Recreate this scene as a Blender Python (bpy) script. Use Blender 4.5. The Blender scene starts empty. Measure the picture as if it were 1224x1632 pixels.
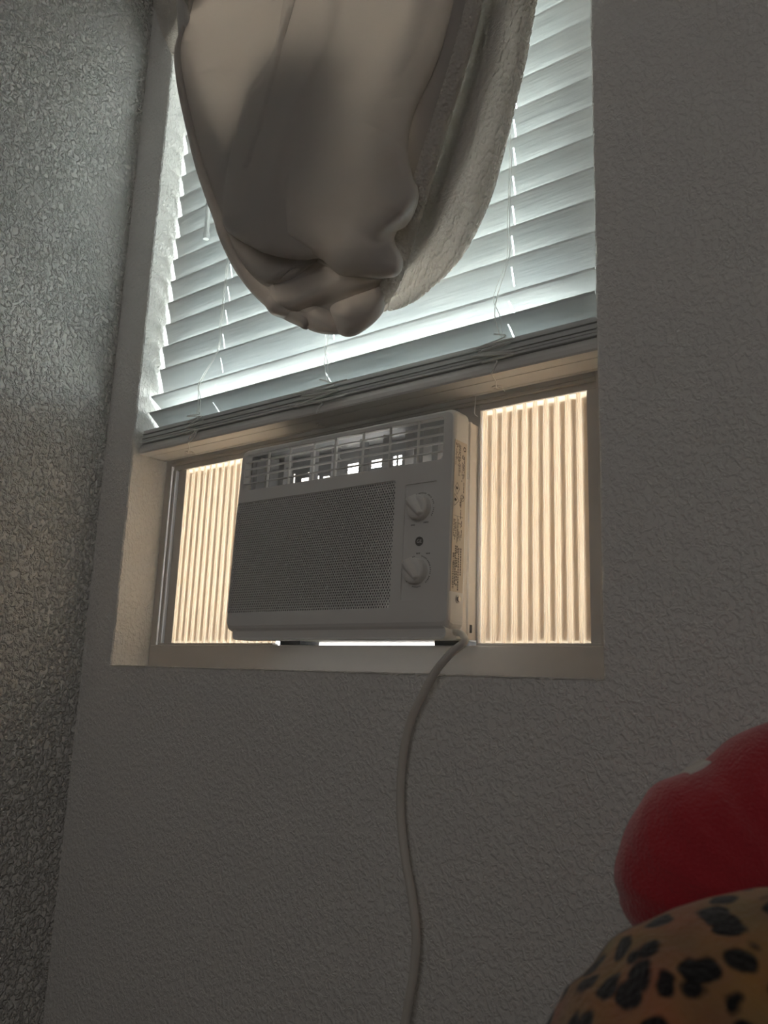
import bpy, bmesh, math, random
import numpy as np
from mathutils import Vector, Matrix

# ------------------------------------------------------------------ camera, sky, exposure
S = bpy.context.scene
C = S.collection
PI = math.pi
SKY = 16.0
SUN = 150.0
BACK = 4.4
cam_d = bpy.data.cameras.new('camera')
cam = bpy.data.objects.new('camera', cam_d); C.objects.link(cam); S.camera = cam
r_, u_, f_ = [[0.7964911, 0.6036593, 0.0346031], [0.0968264, -0.1838278, 0.9781779], [-0.5968472, 0.7757595, 0.2048674]]
cam.matrix_world = Matrix(((r_[0], u_[0], -f_[0], 1.24897), (r_[1], u_[1], -f_[1], -0.85396), (r_[2], u_[2], -f_[2], -0.00909), (0, 0, 0, 1)))
cam_d.sensor_width = 36.0
cam_d.sensor_fit = 'AUTO'
cam_d.lens = 1282.192 / 1632.0 * 36.0
cam_d.clip_start = 0.02
cam_d.dof.use_dof = True
cam_d.dof.focus_distance = 1.22
cam_d.dof.aperture_fstop = 9.0

world = bpy.data.worlds.new('sky'); S.world = world
world.use_nodes = True
bgn = world.node_tree.nodes['Background']
bgn.inputs[0].default_value = (0.90, 0.965, 1.0, 1)
bgn.inputs[1].default_value = SKY

pl = bpy.data.lights.new('window_portal', 'AREA')
pl.shape = 'RECTANGLE'; pl.size = 0.9; pl.size_y = 1.32; pl.cycles.is_portal = True
po = bpy.data.objects.new('window_portal', pl); C.objects.link(po)
po.location = (0.45, 0.165, 0.66); po.rotation_euler = (-PI / 2, 0, 0)

sun_d = bpy.data.lights.new('sun', 'SUN'); sun_d.energy = SUN; sun_d.color = (1.0, 0.95, 0.88); sun_d.angle = math.radians(0.55)
sun = bpy.data.objects.new('sun', sun_d); C.objects.link(sun); sun.location = (4, 3, 6)
sun.rotation_euler = Vector((0.72, -0.10, 0.70)).to_track_quat('Z', 'Y').to_euler()
# added fill light for the dim room, at the wall behind the viewpoint
bl = bpy.data.lights.new('room_fill_light', 'AREA'); bl.shape = 'RECTANGLE'; bl.size = 1.1; bl.size_y = 1.1
bl.energy = BACK; bl.color = (1.0, 0.965, 0.93)
bo = bpy.data.objects.new('room_fill_light', bl); C.objects.link(bo)
bo.location = (1.75, -3.26, 0.75); bo.rotation_euler = (PI / 2, 0, 0)

vs = S.view_settings
S.display_settings.display_device = 'sRGB'
vs.view_transform = 'Standard'; vs.look = 'None'; vs.exposure = 0.28; vs.gamma = 1.0
vs.use_curve_mapping = False
cy = S.cycles
cy.use_denoising = True
cy.max_bounces = 12; cy.diffuse_bounces = 10; cy.transmission_bounces = 8; cy.transparent_max_bounces = 12
cy.caustics_reflective = False; cy.caustics_refractive = False
cy.sample_clamp_indirect = 6.0

# ------------------------------------------------------------------ materials
def mat(name, col, rough=0.5, spec=0.4, bump=None, trans=None, sheen=0.0, metal=0.0, color_noise=None):
    """bump: list of (kind, scale(xyz or float), strength, distance). trans: (colour, amount)"""
    m = bpy.data.materials.new(name); m.use_nodes = True
    nt = m.node_tree; N = nt.nodes; L = nt.links
    b = N['Principled BSDF']; out = N['Material Output']
    b.inputs['Base Color'].default_value = (*col, 1)
    b.inputs['Roughness'].default_value = rough
    b.inputs['Specular IOR Level'].default_value = spec
    b.inputs['Metallic'].default_value = metal
    if sheen:
        b.inputs['Sheen Weight'].default_value = sheen
        b.inputs['Sheen Roughness'].default_value = 0.6
    tc = N.new('ShaderNodeTexCoord')
    norm = None
    for kind, scale, strength, dist in (bump or []):
        mp = N.new('ShaderNodeMapping')
        mp.inputs['Scale'].default_value = scale if isinstance(scale, tuple) else (scale,) * 3
        L.new(tc.outputs['Object'], mp.inputs[0])
        if kind == 'noise':
            t = N.new('ShaderNodeTexNoise'); t.inputs['Scale'].default_value = 1.0
            t.inputs['Detail'].default_value = 3.0; t.inputs['Roughness'].default_value = 0.5
            h = t.outputs['Fac']
        elif kind == 'ridge':
            t = N.new('ShaderNodeTexNoise'); t.inputs['Scale'].default_value = 1.0
            t.inputs['Detail'].default_value = 2.0; t.inputs['Distortion'].default_value = 0.6
            rp = N.new('ShaderNodeValToRGB')
            rp.color_ramp.elements[0].position = 0.42; rp.color_ramp.elements[1].position = 0.62
            L.new(t.outputs['Fac'], rp.inputs[0]); h = rp.outputs[0]
        elif kind == 'voronoi':
            t = N.new('ShaderNodeTexVoronoi'); t.inputs['Scale'].default_value = 1.0
            h = t.outputs['Distance']
        L.new(mp.outputs[0], t.inputs['Vector'])
        bn = N.new('ShaderNodeBump'); bn.inputs['Strength'].default_value = strength
        bn.inputs['Distance'].default_value = dist
        L.new(h, bn.inputs['Height'])
        if norm is not None: L.new(norm, bn.inputs['Normal'])
        norm = bn.outputs[0]
    if norm is not None: L.new(norm, b.inputs['Normal'])
    if color_noise:
        sc, c2, lo, hi = color_noise
        mp = N.new('ShaderNodeMapping'); mp.inputs['Scale'].default_value = sc if isinstance(sc, tuple) else (sc,) * 3
        L.new(tc.outputs['Object'], mp.inputs[0])
        t = N.new('ShaderNodeTexNoise'); t.inputs['Scale'].default_value = 1.0; t.inputs['Detail'].default_value = 4
        L.new(mp.outputs[0], t.inputs['Vector'])
        rp = N.new('ShaderNodeValToRGB')
        rp.color_ramp.elements[0].position = lo; rp.color_ramp.elements[1].position = hi
        rp.color_ramp.elements[0].color = (*col, 1); rp.color_ramp.elements[1].color = (*c2, 1)
        L.new(t.outputs['Fac'], rp.inputs[0]); L.new(rp.outputs[0], b.inputs['Base Color'])
    if trans:
        tcol, amt = trans
        tr = N.new('ShaderNodeBsdfTranslucent'); tr.inputs[0].default_value = (*tcol, 1)
        mx = N.new('ShaderNodeMixShader'); mx.inputs[0].default_value = amt
        L.new(b.outputs[0], mx.inputs[1]); L.new(tr.outputs[0], mx.inputs[2]); L.new(mx.outputs[0], out.inputs[0])
    return m

PLASTER = [('ridge', (150, 150, 125), 0.5, 0.0036), ('noise', 420, 0.18, 0.001)]
M = {}
M['wall'] = mat('painted_plaster', (0.83, 0.82, 0.80), 0.75, 0.25, PLASTER)
M['wall_graze'] = mat('painted_plaster_left', (0.83, 0.82, 0.80), 0.75, 0.25, [('ridge', (125, 125, 105), 1.0, 0.0075), ('noise', 380, 0.3, 0.0015)])
M['paint_edge'] = mat('bare_paint_edge', (0.82, 0.80, 0.75), 0.8, 0.2, [('noise', 300, 0.5, 0.002)])
M['ceiling'] = mat('ceiling_paint', (0.78, 0.77, 0.75), 0.85, 0.2, PLASTER)
M['floor'] = mat('brown_carpet', (0.16, 0.12, 0.09), 0.95, 0.1, [('noise', 260, 0.6, 0.004)])
M['dim_wall'] = mat('painted_plaster_room', (0.40, 0.37, 0.34), 0.8, 0.2, PLASTER)
M['vinyl'] = mat('window_vinyl', (0.55, 0.525, 0.50), 0.4, 0.4, [('noise', 30, 0.05, 0.002)])
M['ground'] = mat('sunlit_paving', (0.60, 0.59, 0.57), 0.9, 0.2, [('noise', 12, 0.4, 0.01)])
M['slat'] = mat('faux_wood_slat', (0.74, 0.75, 0.745), 0.38, 0.45, [('noise', (7, 80, 80), 0.5, 0.003)], trans=((0.85, 0.93, 0.95), 0.075))
M['rail'] = mat('blind_rail', (0.72, 0.705, 0.69), 0.4, 0.45, [('noise', (6, 80, 80), 0.12, 0.001)])
M['cord'] = mat('white_cord', (0.94, 0.94, 0.92), 0.8, 0.2, [('noise', 900, 0.1, 0.0003)], trans=((0.97, 0.97, 0.97), 0.3))
M['wand'] = mat('wand_plastic', (0.78, 0.79, 0.79), 0.25, 0.5, trans=((0.9, 0.95, 0.95), 0.25))
M['ac'] = mat('appliance_plastic', (0.83, 0.82, 0.80), 0.42, 0.4, [('noise', 900, 0.06, 0.0006)])
M['ac_dark'] = mat('air_filter_dark', (0.10, 0.10, 0.105), 0.8, 0.2, [('noise', 500, 0.2, 0.001)])
M['ac_mid'] = mat('vent_inner_plastic', (0.50, 0.50, 0.505), 0.5, 0.4, [('noise', 600, 0.06, 0.0006)])
M['ac_metal'] = mat('painted_steel_case', (0.72, 0.68, 0.64), 0.4, 0.5, [('noise', 500, 0.05, 0.0005)])
M['foil'] = mat('bright_coil_metal', (0.8, 0.8, 0.8), 0.35, 0.5, [('noise', 40, 0.1, 0.002)], metal=0.6)
M['knob'] = mat('knob_plastic', (0.84, 0.825, 0.80), 0.3, 0.5, [('noise', 900, 0.04, 0.0005)])
M['print'] = mat('grey_print', (0.10, 0.09, 0.085), 0.6, 0.3, [('noise', 900, 0.02, 0.0002)])
M['print_soft'] = mat('soft_grey_print', (0.22, 0.21, 0.20), 0.6, 0.3, [('noise', 900, 0.02, 0.0002)])
M['label'] = mat('rating_label_paper', (0.74, 0.67, 0.58), 0.55, 0.35, [('noise', 700, 0.03, 0.0003)])
M['screw'] = mat('zinc_screw', (0.45, 0.44, 0.43), 0.35, 0.5, [('noise', 600, 0.05, 0.0003)], metal=0.8)
M['pleat'] = mat('pleated_vinyl', (0.80, 0.73, 0.64), 0.5, 0.3, [('noise', (600, 600, 12), 0.05, 0.0006)], trans=((0.97, 0.91, 0.82), 0.42))
M['pleat_back'] = mat('pleat_double_wall', (0.50, 0.41, 0.32), 0.6, 0.3, [('noise', (600, 600, 12), 0.05, 0.0006)], trans=((0.90, 0.77, 0.62), 0.10))
M['track'] = mat('panel_track_plastic', (0.55, 0.53, 0.51), 0.4, 0.45, [('noise', 400, 0.05, 0.0005)])
M['track_clear'] = mat('panel_clear_lip', (0.8, 0.8, 0.8), 0.3, 0.5, [('noise', 400, 0.03, 0.0005)], trans=((0.9, 0.92, 0.95), 0.4))
M['power'] = mat('cord_jacket', (0.70, 0.67, 0.62), 0.4, 0.4, [('noise', 500, 0.05, 0.0005)])
M['fleece'] = mat('fleece_cloth', (0.54, 0.535, 0.53), 0.95, 0.1, [('noise', 900, 0.35, 0.0012), ('noise', 60, 0.10, 0.003)], trans=((0.80, 0.69, 0.615), 0.41), sheen=0.35)
M['fleece_back'] = mat('fleece_inner', (0.55, 0.53, 0.51), 0.95, 0.1, [('noise', 900, 0.35, 0.0012)], trans=((0.6, 0.55, 0.5), 0.04), sheen=0.3)
M['sherpa'] = mat('sherpa_pile', (0.86, 0.84, 0.80), 0.95, 0.1, [('voronoi', 230, 1.0, 0.004), ('noise', 1400, 0.4, 0.0008)], trans=((0.96, 0.90, 0.85), 0.42), sheen=0.3)
M['red'] = mat('red_plush', (0.44, 0.020, 0.034), 0.95, 0.1, [('noise', 420, 0.5, 0.003), ('noise', 70, 0.25, 0.006)], sheen=0.5)
M['tag'] = mat('white_felt', (0.75, 0.73, 0.70), 0.9, 0.1, [('noise', 500, 0.3, 0.001)])

def leopard():
    m = mat('leopard_plush', (0.42, 0.22, 0.085), 0.95, 0.1, [('noise', 300, 0.5, 0.003), ('noise', 60, 0.3, 0.006)], sheen=0.25)
    nt = m.node_tree; N = nt.nodes; L = nt.links; b = N['Principled BSDF']
    tc = N.new('ShaderNodeTexCoord')
    ns = N.new('ShaderNodeTexNoise'); ns.inputs['Scale'].default_value = 45; ns.inputs['Detail'].default_value = 2
    L.new(tc.outputs['Object'], ns.inputs['Vector'])
    mul = N.new('ShaderNodeVectorMath'); mul.operation = 'SCALE'; mul.inputs['Scale'].default_value = 0.016
    L.new(ns.outputs['Color'], mul.inputs[0])
    add = N.new('ShaderNodeVectorMath'); L.new(tc.outputs['Object'], add.inputs[0]); L.new(mul.outputs[0], add.inputs[1])
    vo = N.new('ShaderNodeTexVoronoi'); vo.inputs['Scale'].default_value = 52; L.new(add.outputs[0], vo.inputs['Vector'])
    vo.inputs['Randomness'].default_value = 0.8
    rp = N.new('ShaderNodeValToRGB'); e = rp.color_ramp.elements
    e[0].position = 0.40; e[0].color = (0.012, 0.010, 0.010, 1)
    e[1].position = 0.50; e[1].color = (0.45, 0.24, 0.10, 1)
    L.new(vo.outputs['Distance'], rp.inputs[0])
    n2 = N.new('ShaderNodeTexNoise'); n2.inputs['Scale'].default_value = 30; L.new(tc.outputs['Object'], n2.inputs['Vector'])
    mx = N.new('ShaderNodeMix'); mx.data_type = 'RGBA'; mx.blend_type = 'MULTIPLY'; mx.inputs[0].default_value = 0.6
    L.new(rp.outputs[0], mx.inputs[6]); L.new(n2.outputs['Color'], mx.inputs[7]); L.new(mx.outputs[2], b.inputs['Base Color'])
    return m
M['leopard'] = leopard()

def glass():
    m = bpy.data.materials.new('window_glass'); m.use_nodes = True
    N = m.node_tree.nodes; L = m.node_tree.links
    N.remove(N['Principled BSDF'])
    t = N.new('ShaderNodeBsdfTransparent'); t.inputs[0].default_value = (0.94, 0.97, 0.96, 1)
    g = N.new('ShaderNodeBsdfGlossy'); g.inputs['Roughness'].default_value = 0.02
    x = N.new('ShaderNodeMixShader'); x.inputs[0].default_value = 0.06
    L.new(t.outputs[0], x.inputs[1]); L.new(g.outputs[0], x.inputs[2]); L.new(x.outputs[0], N['Material Output'].inputs[0])
    return m
M['glass'] = glass()

# ------------------------------------------------------------------ helpers
def link(name, me, m, parent=None, smooth=False):
    o = bpy.data.objects.new(name, me); C.objects.link(o)
    if m is not None:
        for k in (m if isinstance(m, (list, tuple)) else [m]): me.materials.append(M[k])
    if smooth:
        for p in me.polygons: p.use_smooth = True
    if parent is not None: o.parent = parent
    return o
def obj(name, bm, m, parent=None, smooth=False, recalc=True):
    if recalc: bmesh.ops.recalc_face_normals(bm, faces=bm.faces)
    me = bpy.data.meshes.new(name); bm.to_mesh(me); bm.free()
    return link(name, me, m, parent, smooth)
def pyobj(name, V, F, m, parent=None, smooth=True):
    me = bpy.data.meshes.new(name); me.from_pydata([tuple(v) for v in V], [], [tuple(f) for f in F]); me.validate(); me.update()
    return link(name, me, m, parent, smooth)
def thing(name, label, cat, loc=(0, 0, 0), group=None):
    o = bpy.data.objects.new(name, None); C.objects.link(o); o.location = loc
    o.empty_display_size = 0.05
    o['label'] = label; o['category'] = cat
    if group: o['group'] = group
    return o
def struct(o, label, cat):
    o['kind'] = 'structure'; o['label'] = label; o['category'] = cat; return o
def box(bm, x0, x1, y0, y1, z0, z1, bev=0.0, seg=2):
    r = bmesh.ops.create_cube(bm, size=1.0)
    for v in r['verts']:
        v.co = Vector(((x0 + x1) / 2 + v.co.x * (x1 - x0), (y0 + y1) / 2 + v.co.y * (y1 - y0), (z0 + z1) / 2 + v.co.z * (z1 - z0)))
    if bev > 0:
        es = list({e for v in r['verts'] for e in v.link_edges})
        bmesh.ops.bevel(bm, geom=es, offset=bev, segments=seg, affect='EDGES', profile=0.5)
def nb(*a, **k):
    bm = bmesh.new(); box(bm, *a, **k); return bm
def catmull(P, n=6):
    P = [Vector(p) for p in P]; out = []
    for i in range(len(P) - 1):
        p0 = P[max(i - 1, 0)]; p1 = P[i]; p2 = P[i + 1]; p3 = P[min(i + 2, len(P) - 1)]
        for k in range(n):
            t = k / n
            out.append(0.5 * ((2 * p1) + (p2 - p0) * t + (2 * p0 - 5 * p1 + 4 * p2 - p3) * t * t + (3 * p1 - p0 - 3 * p2 + p3) * t ** 3))
    out.append(P[-1]); return out
def tube(bm, P, r, n=8, cap=True):
    """r: radius or list"""
    P = [Vector(p) for p in P]; rings = []
    up = Vector((0.13, -0.9, 0.41)).normalized()
    for i, p in enumerate(P):
        t = (P[min(i + 1, len(P) - 1)] - P[max(i - 1, 0)]).normalized()
        a = up - t * up.dot(t)
        if a.length < 1e-4: a = t.orthogonal()
        a.normalize(); b = t.cross(a).normalized(); up = a
        rr = r[i] if isinstance(r, (list, tuple)) else r
        ra, rb = rr if isinstance(rr, tuple) else (rr, rr)
        rings.append([bm.verts.new(p + a * (math.cos(2 * PI * k / n) * ra) + b * (math.sin(2 * PI * k / n) * rb)) for k in range(n)])
    for A, B in zip(rings, rings[1:]):
        for k in range(n): bm.faces.new((A[k], A[(k + 1) % n], B[(k + 1) % n], B[k]))
    if cap: bm.faces.new(rings[0][::-1]); bm.faces.new(rings[-1])
def prism_x(bm, prof, x0, x1):
    """closed (y,z) profile extruded along x"""
    A = [bm.verts.new((x0, y, z)) for y, z in prof]; B = [bm.verts.new((x1, y, z)) for y, z in prof]
    n = len(prof)
    for k in range(n): bm.faces.new((A[k], A[(k + 1) % n], B[(k + 1) % n], B[k]))
    bm.faces.new(A[::-1]); bm.faces.new(B)
def face_with_holes(bm, loops):
    """loops: lists of 3-D points, first outer; fills between; returns list of vertex loops"""
    vl = []; es = []
    for lp in loops:
        v = [bm.verts.new(p) for p in lp]; vl.append(v)
        for k in range(len(v)): es.append(bm.edges.new((v[k], v[(k + 1) % len(v)])))
    bmesh.ops.triangle_fill(bm, use_beauty=True, edges=es)
    return vl
def bridge(bm, A, B):
    n = len(A)
    for k in range(n):
        try: bm.faces.new((A[k], A[(k + 1) % n], B[(k + 1) % n], B[k]))
        except ValueError: pass
def rrect(x0, x1, z0, z1, r, n=5):
    pts = []
    for cx, cz, a0 in ((x1 - r, z1 - r, 0), (x0 + r, z1 - r, 90), (x0 + r, z0 + r, 180), (x1 - r, z0 + r, 270)):
        for k in range(n + 1):
            a = math.radians(a0 + 90 * k / n); pts.append((cx + r * math.cos(a), cz + r * math.sin(a)))
    return pts
def worley(U, V, seed=0):
    """F1 distance of a jittered grid, unit cells"""
    iu = np.floor(U).astype(np.int64); iv = np.floor(V).astype(np.int64); best = np.full(U.shape, 9.0)
    def hsh(a, b, c):
        h = (a * 374761393 + b * 668265263 + (c + seed) * 2147483647) & 0xffffffff
        h = ((h ^ (h >> 13)) * 1274126177) & 0xffffffff
        return ((h ^ (h >> 16)) & 0xffff) / 65535.0
    for du in (-1, 0, 1):
        for dv in (-1, 0, 1):
            a = iu + du; b = iv + dv
            best = np.minimum(best, np.hypot(a + hsh(a, b, 1) - U, b + hsh(a, b, 2) - V))
    return best
def vnoise(U, V, seed=0):
    iu = np.floor(U).astype(np.int64); iv = np.floor(V).astype(np.int64); fu = U - iu; fv = V - iv
    fu = fu * fu * (3 - 2 * fu); fv = fv * fv * (3 - 2 * fv)
    def hsh(a, b):
        h = (a * 374761393 + b * 668265263 + seed * 974711) & 0xffffffff
        h = ((h ^ (h >> 13)) * 1274126177) & 0xffffffff
        return ((h ^ (h >> 16)) & 0xffff) / 65535.0
    return (hsh(iu, iv) * (1 - fu) + hsh(iu + 1, iv) * fu) * (1 - fv) + (hsh(iu, iv + 1) * (1 - fu) + hsh(iu + 1, iv + 1) * fu) * fv - 0.5

# ------------------------------------------------------------------ room shell
XL = -0.0878; XR = 2.7; YB = -3.3; ZF = -0.92; ZC = 1.62
W = 0.9003; ZT = 1.33; DF = 0.0777
rnd = random.Random(4)
def jag(p0, p1, n, a):
    out = []
    for k in range(n):
        t = k / n
        j = rnd.uniform(-a, a) if k else 0
        out.append((p0[0] + (p1[0] - p0[0]) * t, p0[1] + (p1[1] - p0[1]) * t, j))
    return out
def opening_loop(inset, a):
    c = [(-inset, -inset), (W + inset, -inset), (W + inset, ZT + inset), (-inset, ZT + inset)]
    pts = []
    for i in range(4):
        (x0, z0), (x1, z1) = c[i], c[(i + 1) % 4]
        n = 70 if i % 2 == 0 else 90
        for x, z, j in jag((x0, z0), (x1, z1), n, a):
            pts.append((x, z + j) if i % 2 == 0 else (x + j, z))
    return pts
bm = bmesh.new()
lp0 = opening_loop(0.0025, 0.0005); lp1 = opening_loop(0.0, 0.0004); lp2 = opening_loop(0.0, 0.0)
outer = [(XL - 0.12, 0, ZF - 0.1), (XR + 0.12, 0, ZF - 0.1), (XR + 0.12, 0, ZC + 0.1), (XL - 0.12, 0, ZC + 0.1)]
vl = face_with_holes(bm, [outer, [(x, 0, z) for x, z in lp0]])
B = [bm.verts.new((x, 0.0022, z)) for x, z in lp1]
Cc = [bm.verts.new((x, 0.17, z)) for x, z in lp2]
bridge(bm, vl[1], B); bridge(bm, B, Cc)
O2 = [bm.verts.new((x, 0.17, z)) for x, _, z in outer]; bridge(bm, vl[0], O2)
es = []
for k in range(4): es.append(bm.edges.get((O2[k], O2[(k + 1) % 4])))
for k in range(len(Cc)): es.append(bm.edges.get((Cc[k], Cc[(k + 1) % len(Cc)])))
bmesh.ops.triangle_fill(bm, use_beauty=True, edges=es)
wall_front = struct(obj('wall_front', bm, 'wall'), 'textured plaster wall around the deep window opening', 'wall')
# ragged paint line along the sill edge and the other edges of the opening
bm = bmesh.new(); n = 220; prev = None
for k in range(n + 1):
    x = -0.001 + (W + 0.002) * k / n
    if rnd.random() < 0.10: hh = rnd.uniform(0.0018, 0.0045)
    else: hh = rnd.uniform(0.0010, 0.0020)
    top = 0.0012 + rnd.uniform(-0.0003, 0.0005)
    ring = [bm.verts.new((x, -0.0012, top)), bm.verts.new((x, -0.0012, top - hh)), bm.verts.new((x, 0.004, top - hh)), bm.verts.new((x, 0.004, top))]
    if prev:
        for q in range(4): bm.faces.new((prev[q], prev[(q + 1) % 4], ring[(q + 1) % 4], ring[q]))
    else: bm.faces.new(ring)
    prev = ring
bm.faces.new(prev[::-1])
pe = obj('paint_edge', bm, 'paint_edge', wall_front); pe['label'] = 'ragged pale paint line along the window sill edge'
struct(obj('wall_left', nb(XL - 0.12, XL, YB, 0.0, ZF - 0.1, ZC + 0.1), 'wall_graze'), 'textured plaster wall on the left, lit at a graze by the window', 'wall')
struct(obj('wall_right', nb(XR, XR + 0.12, YB, 0.0, ZF - 0.1, ZC + 0.1), 'wall'), 'plaster wall on the right of the room', 'wall')
struct(obj('wall_back', nb(XL - 0.12, XR + 0.12, YB - 0.12, YB, ZF - 0.1, ZC + 0.1), 'wall'), 'plaster wall behind the viewpoint', 'wall')
struct(obj('floor', nb(XL - 0.1, XR + 0.1, YB, 0.0, ZF - 0.06, ZF), 'floor'), 'brown carpeted floor of the room', 'floor')
struct(obj('bounce_wall', nb(-9, 11, 4.2, 4.4, -1.2, 1.0), 'ground'), 'unseen pale wall added outside the window to bounce light', 'wall')  # unseen wall, added to bounce sunlight towards the window
struct(obj('ceiling', nb(XL - 0.1, XR + 0.1, YB, 0.0, ZC, ZC + 0.06), 'ceiling'), 'painted ceiling of the room', 'ceiling')
struct(obj('ground', nb(-14, 14, 0.4, 26, -1.3, -1.2), 'ground'), 'pale paved ground outside the window', 'ground')

bm = bmesh.new()
for a, b, c, d in ((1.15, 2.35, 0.15, 0.20), (1.15, 2.35, 1.30, 1.35), (1.15, 1.20, 0.20, 1.30), (2.30, 2.35, 0.20, 1.30)): box(bm, a, b, YB, YB + 0.03, c, d)
struct(obj('fill_light_frame', bm, 'vinyl'), 'frame added around the fill light on the wall behind the viewpoint', 'window')  # frame added to go with the fill light; the wall has no opening
# ------------------------------------------------------------------ window
win = bpy.data.objects.new('window_1', None); C.objects.link(win); win.location = (0, DF, 0)
struct(win, 'white vinyl sliding-sash window set deep in the wall', 'window')
def wpart(name, bm, m, parent=win, **k):
    o = obj(name, bm, m, parent, **k)
    if parent is win: o.matrix_parent_inverse = Matrix.Translation((0, -DF, 0))
    return o
wpart('bottom_frame', nb(0.0, W, DF, 0.15, 0.0, 0.0405, bev=0.0015), 'vinyl')
bm = bmesh.new(); box(bm, 0.0, 0.016, DF + 0.001, 0.15, 0.0405, ZT, bev=0.001)
wpart('side_frame', bm, 'vinyl')
bm = bmesh.new(); box(bm, 0.866, W, DF + 0.001, 0.15, 0.0405, ZT, bev=0.001)
wpart('side_frame', bm, 'vinyl')
wpart('top_frame', nb(0.016, 0.866, DF + 0.001, 0.15, ZT - 0.04, ZT, bev=0.001), 'vinyl')
bm = bmesh.new()
prism_x(bm, [(0.0790, 0.3765), (0.0768, 0.3770), (0.0768, 0.3800), (0.0776, 0.3804), (0.0776, 0.3812), (0.0766, 0.3816), (0.0766, 0.412), (0.112, 0.412), (0.112, 0.3765)], 0.016, 0.866)
sash = wpart('sash_rail', bm, 'vinyl')
bm = bmesh.new(); box(bm, 0.016, 0.046, 0.084, 0.112, 0.412, ZT - 0.04); wpart('sash_stile', bm, 'vinyl')
bm = bmesh.new(); box(bm, 0.836, 0.866, 0.084, 0.112, 0.412, ZT - 0.04); wpart('sash_stile', bm, 'vinyl')
pane = wpart('pane', nb(0.046, 0.836, 0.096, 0.100, 0.412, ZT - 0.04), 'glass')

# ------------------------------------------------------------------ blind
SX0, SX1 = 0.008, 0.8905
blind = thing('window_blind', 'white faux wood slatted blind lowered behind the blanket, its rail above the air conditioner', 'blind', (0.45, 0.04, 0.39))
def bpart(name, bm, m, parent=blind, **k):
    o = obj(name, bm, m, parent, **k)
    if parent is blind: o.matrix_parent_inverse = Matrix.Translation((-0.45, -0.04, -0.39))
    return o
def slat_bm(yr, zr, ang, width=0.0505, th=0.0028, e0=0.35, x0=SX0, x1=SX1, holes=(0.178, 0.442, 0.765)):
    """room edge at (yr,zr); falls outwards; ang measured from straight down"""
    bm = bmesh.new(); a = math.radians(ang)
    d = (math.sin(a), -math.cos(a)); nrm = (-d[1], d[0])
    prof = []
    ih = (2, 6)
    for t in (0, .06, .25, .36, .5, .66, .78, .94, 1.0):
        e = e0 if t in (0, 1.0) else 1.0
        c = 0.0012 * 4 * t * (1 - t)
        prof.append((t * width, c + th / 2 * e, c - th / 2 * e))
    P = [(yr + d[0] * t + nrm[0] * a_, zr + d[1] * t + nrm[1] * a_) for t, a_, _ in prof]
    P += [(yr + d[0] * t + nrm[0] * b_, zr + d[1] * t + nrm[1] * b_) for t, _, b_ in reversed(prof)]
    if not holes: prism_x(bm, P, x0, x1); return bm
    def part(i0, i1, xa, xb):
        q = prof[i0:i1 + 1]
        R = [(yr + d[0] * t + nrm[0] * a_, zr + d[1] * t + nrm[1] * a_) for t, a_, _ in q] + [(yr + d[0] * t + nrm[0] * b_, zr + d[1] * t + nrm[1] * b_) for t, _, b_ in reversed(q)]
        prism_x(bm, R, xa, xb)
    xa = x0
    for hx in holes:
        part(0, len(prof) - 1, xa, hx - 0.0012); part(0, ih[0], hx - 0.0012, hx + 0.0012); part(ih[1], len(prof) - 1, hx - 0.0012, hx + 0.0012); xa = hx + 0.0012
    part(0, len(prof) - 1, xa, x1)
    bmesh.ops.remove_doubles(bm, verts=bm.verts, dist=1e-5)
    return bm
slats = [(0.0217, 0.4699, 50), (0.0228, 0.5023, 55), (0.0366, 0.5606, 18), (0.0375, 0.6075, 16), (0.0397, 0.6547, 16), (0.0403, 0.7013, 16),
         (0.0421, 0.7476, 16), (0.0424, 0.7935, 16), (0.0435, 0.8405, 16), (0.0440, 0.8870, 16), (0.0440, 0.9345, 16), (0.0438, 0.9814, 16), (0.0439, 1.0290, 16)]
z = 1.0290
while z < 1.23:
    z += 0.0470; slats.append((0.0439, z, 16))
for yr, zr, a in slats: bpart('slat', slat_bm(yr, zr, a), 'slat')
stack = [(0.0125, 0.4085), (0.0135, 0.4130), (0.012, 0.4172), (0.0145, 0.4215), (0.0120, 0.4258), (0.0140, 0.4300)]
for i, (y0, z0) in enumerate(stack): bpart('slat', slat_bm(y0, z0, 88.5 + (i % 3) * 0.6, x1=0.8965, holes=(), th=0.0037, e0=0.85), 'slat')
bm = bmesh.new()
prof = [(0.0125, 0.387), (0.0110, 0.3895), (0.0118, 0.396), (0.0140, 0.4020), (0.0175, 0.4060), (0.068, 0.4060), (0.074, 0.400), (0.074, 0.3890), (0.0735, 0.387)]
for g in (0.0665, 0.0335): prof += [(g + 0.0009, 0.387), (g, 0.3882), (g - 0.0009, 0.387)]
prism_x(bm, prof, 0.003, 0.8975); rail = bpart('bottom_rail', bm, 'rail')
for bx_, by_ in ((0.7343, 0.058), (0.0985, 0.052), (0.416, 0.055)):
    bm = bmesh.new()
    for ro, ri, zt, zb in ((0.0078, 0.0052, 0.3872, 0.3855), (0.0024, 0.0006, 0.3872, 0.3850)):
        n = 20; rings = []
        for rr, zz in ((ri, zt), (ri, zb), (ro, zb), (ro, zt)):
            rings.append([bm.verts.new((bx_ + rr * math.cos(2 * PI * k / n), by_ + rr * math.sin(2 * PI * k / n), zz)) for k in range(n)])
        for A, B in zip(rings, rings[1:] + rings[:1]): bridge(bm, A, B)
    b_ = obj('rail_plug', bm, 'rail', rail)
bpart('headrail', nb(0.005, 0.893, 0.008, 0.066, 1.272, 1.322, bev=0.002), 'rail')
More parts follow.
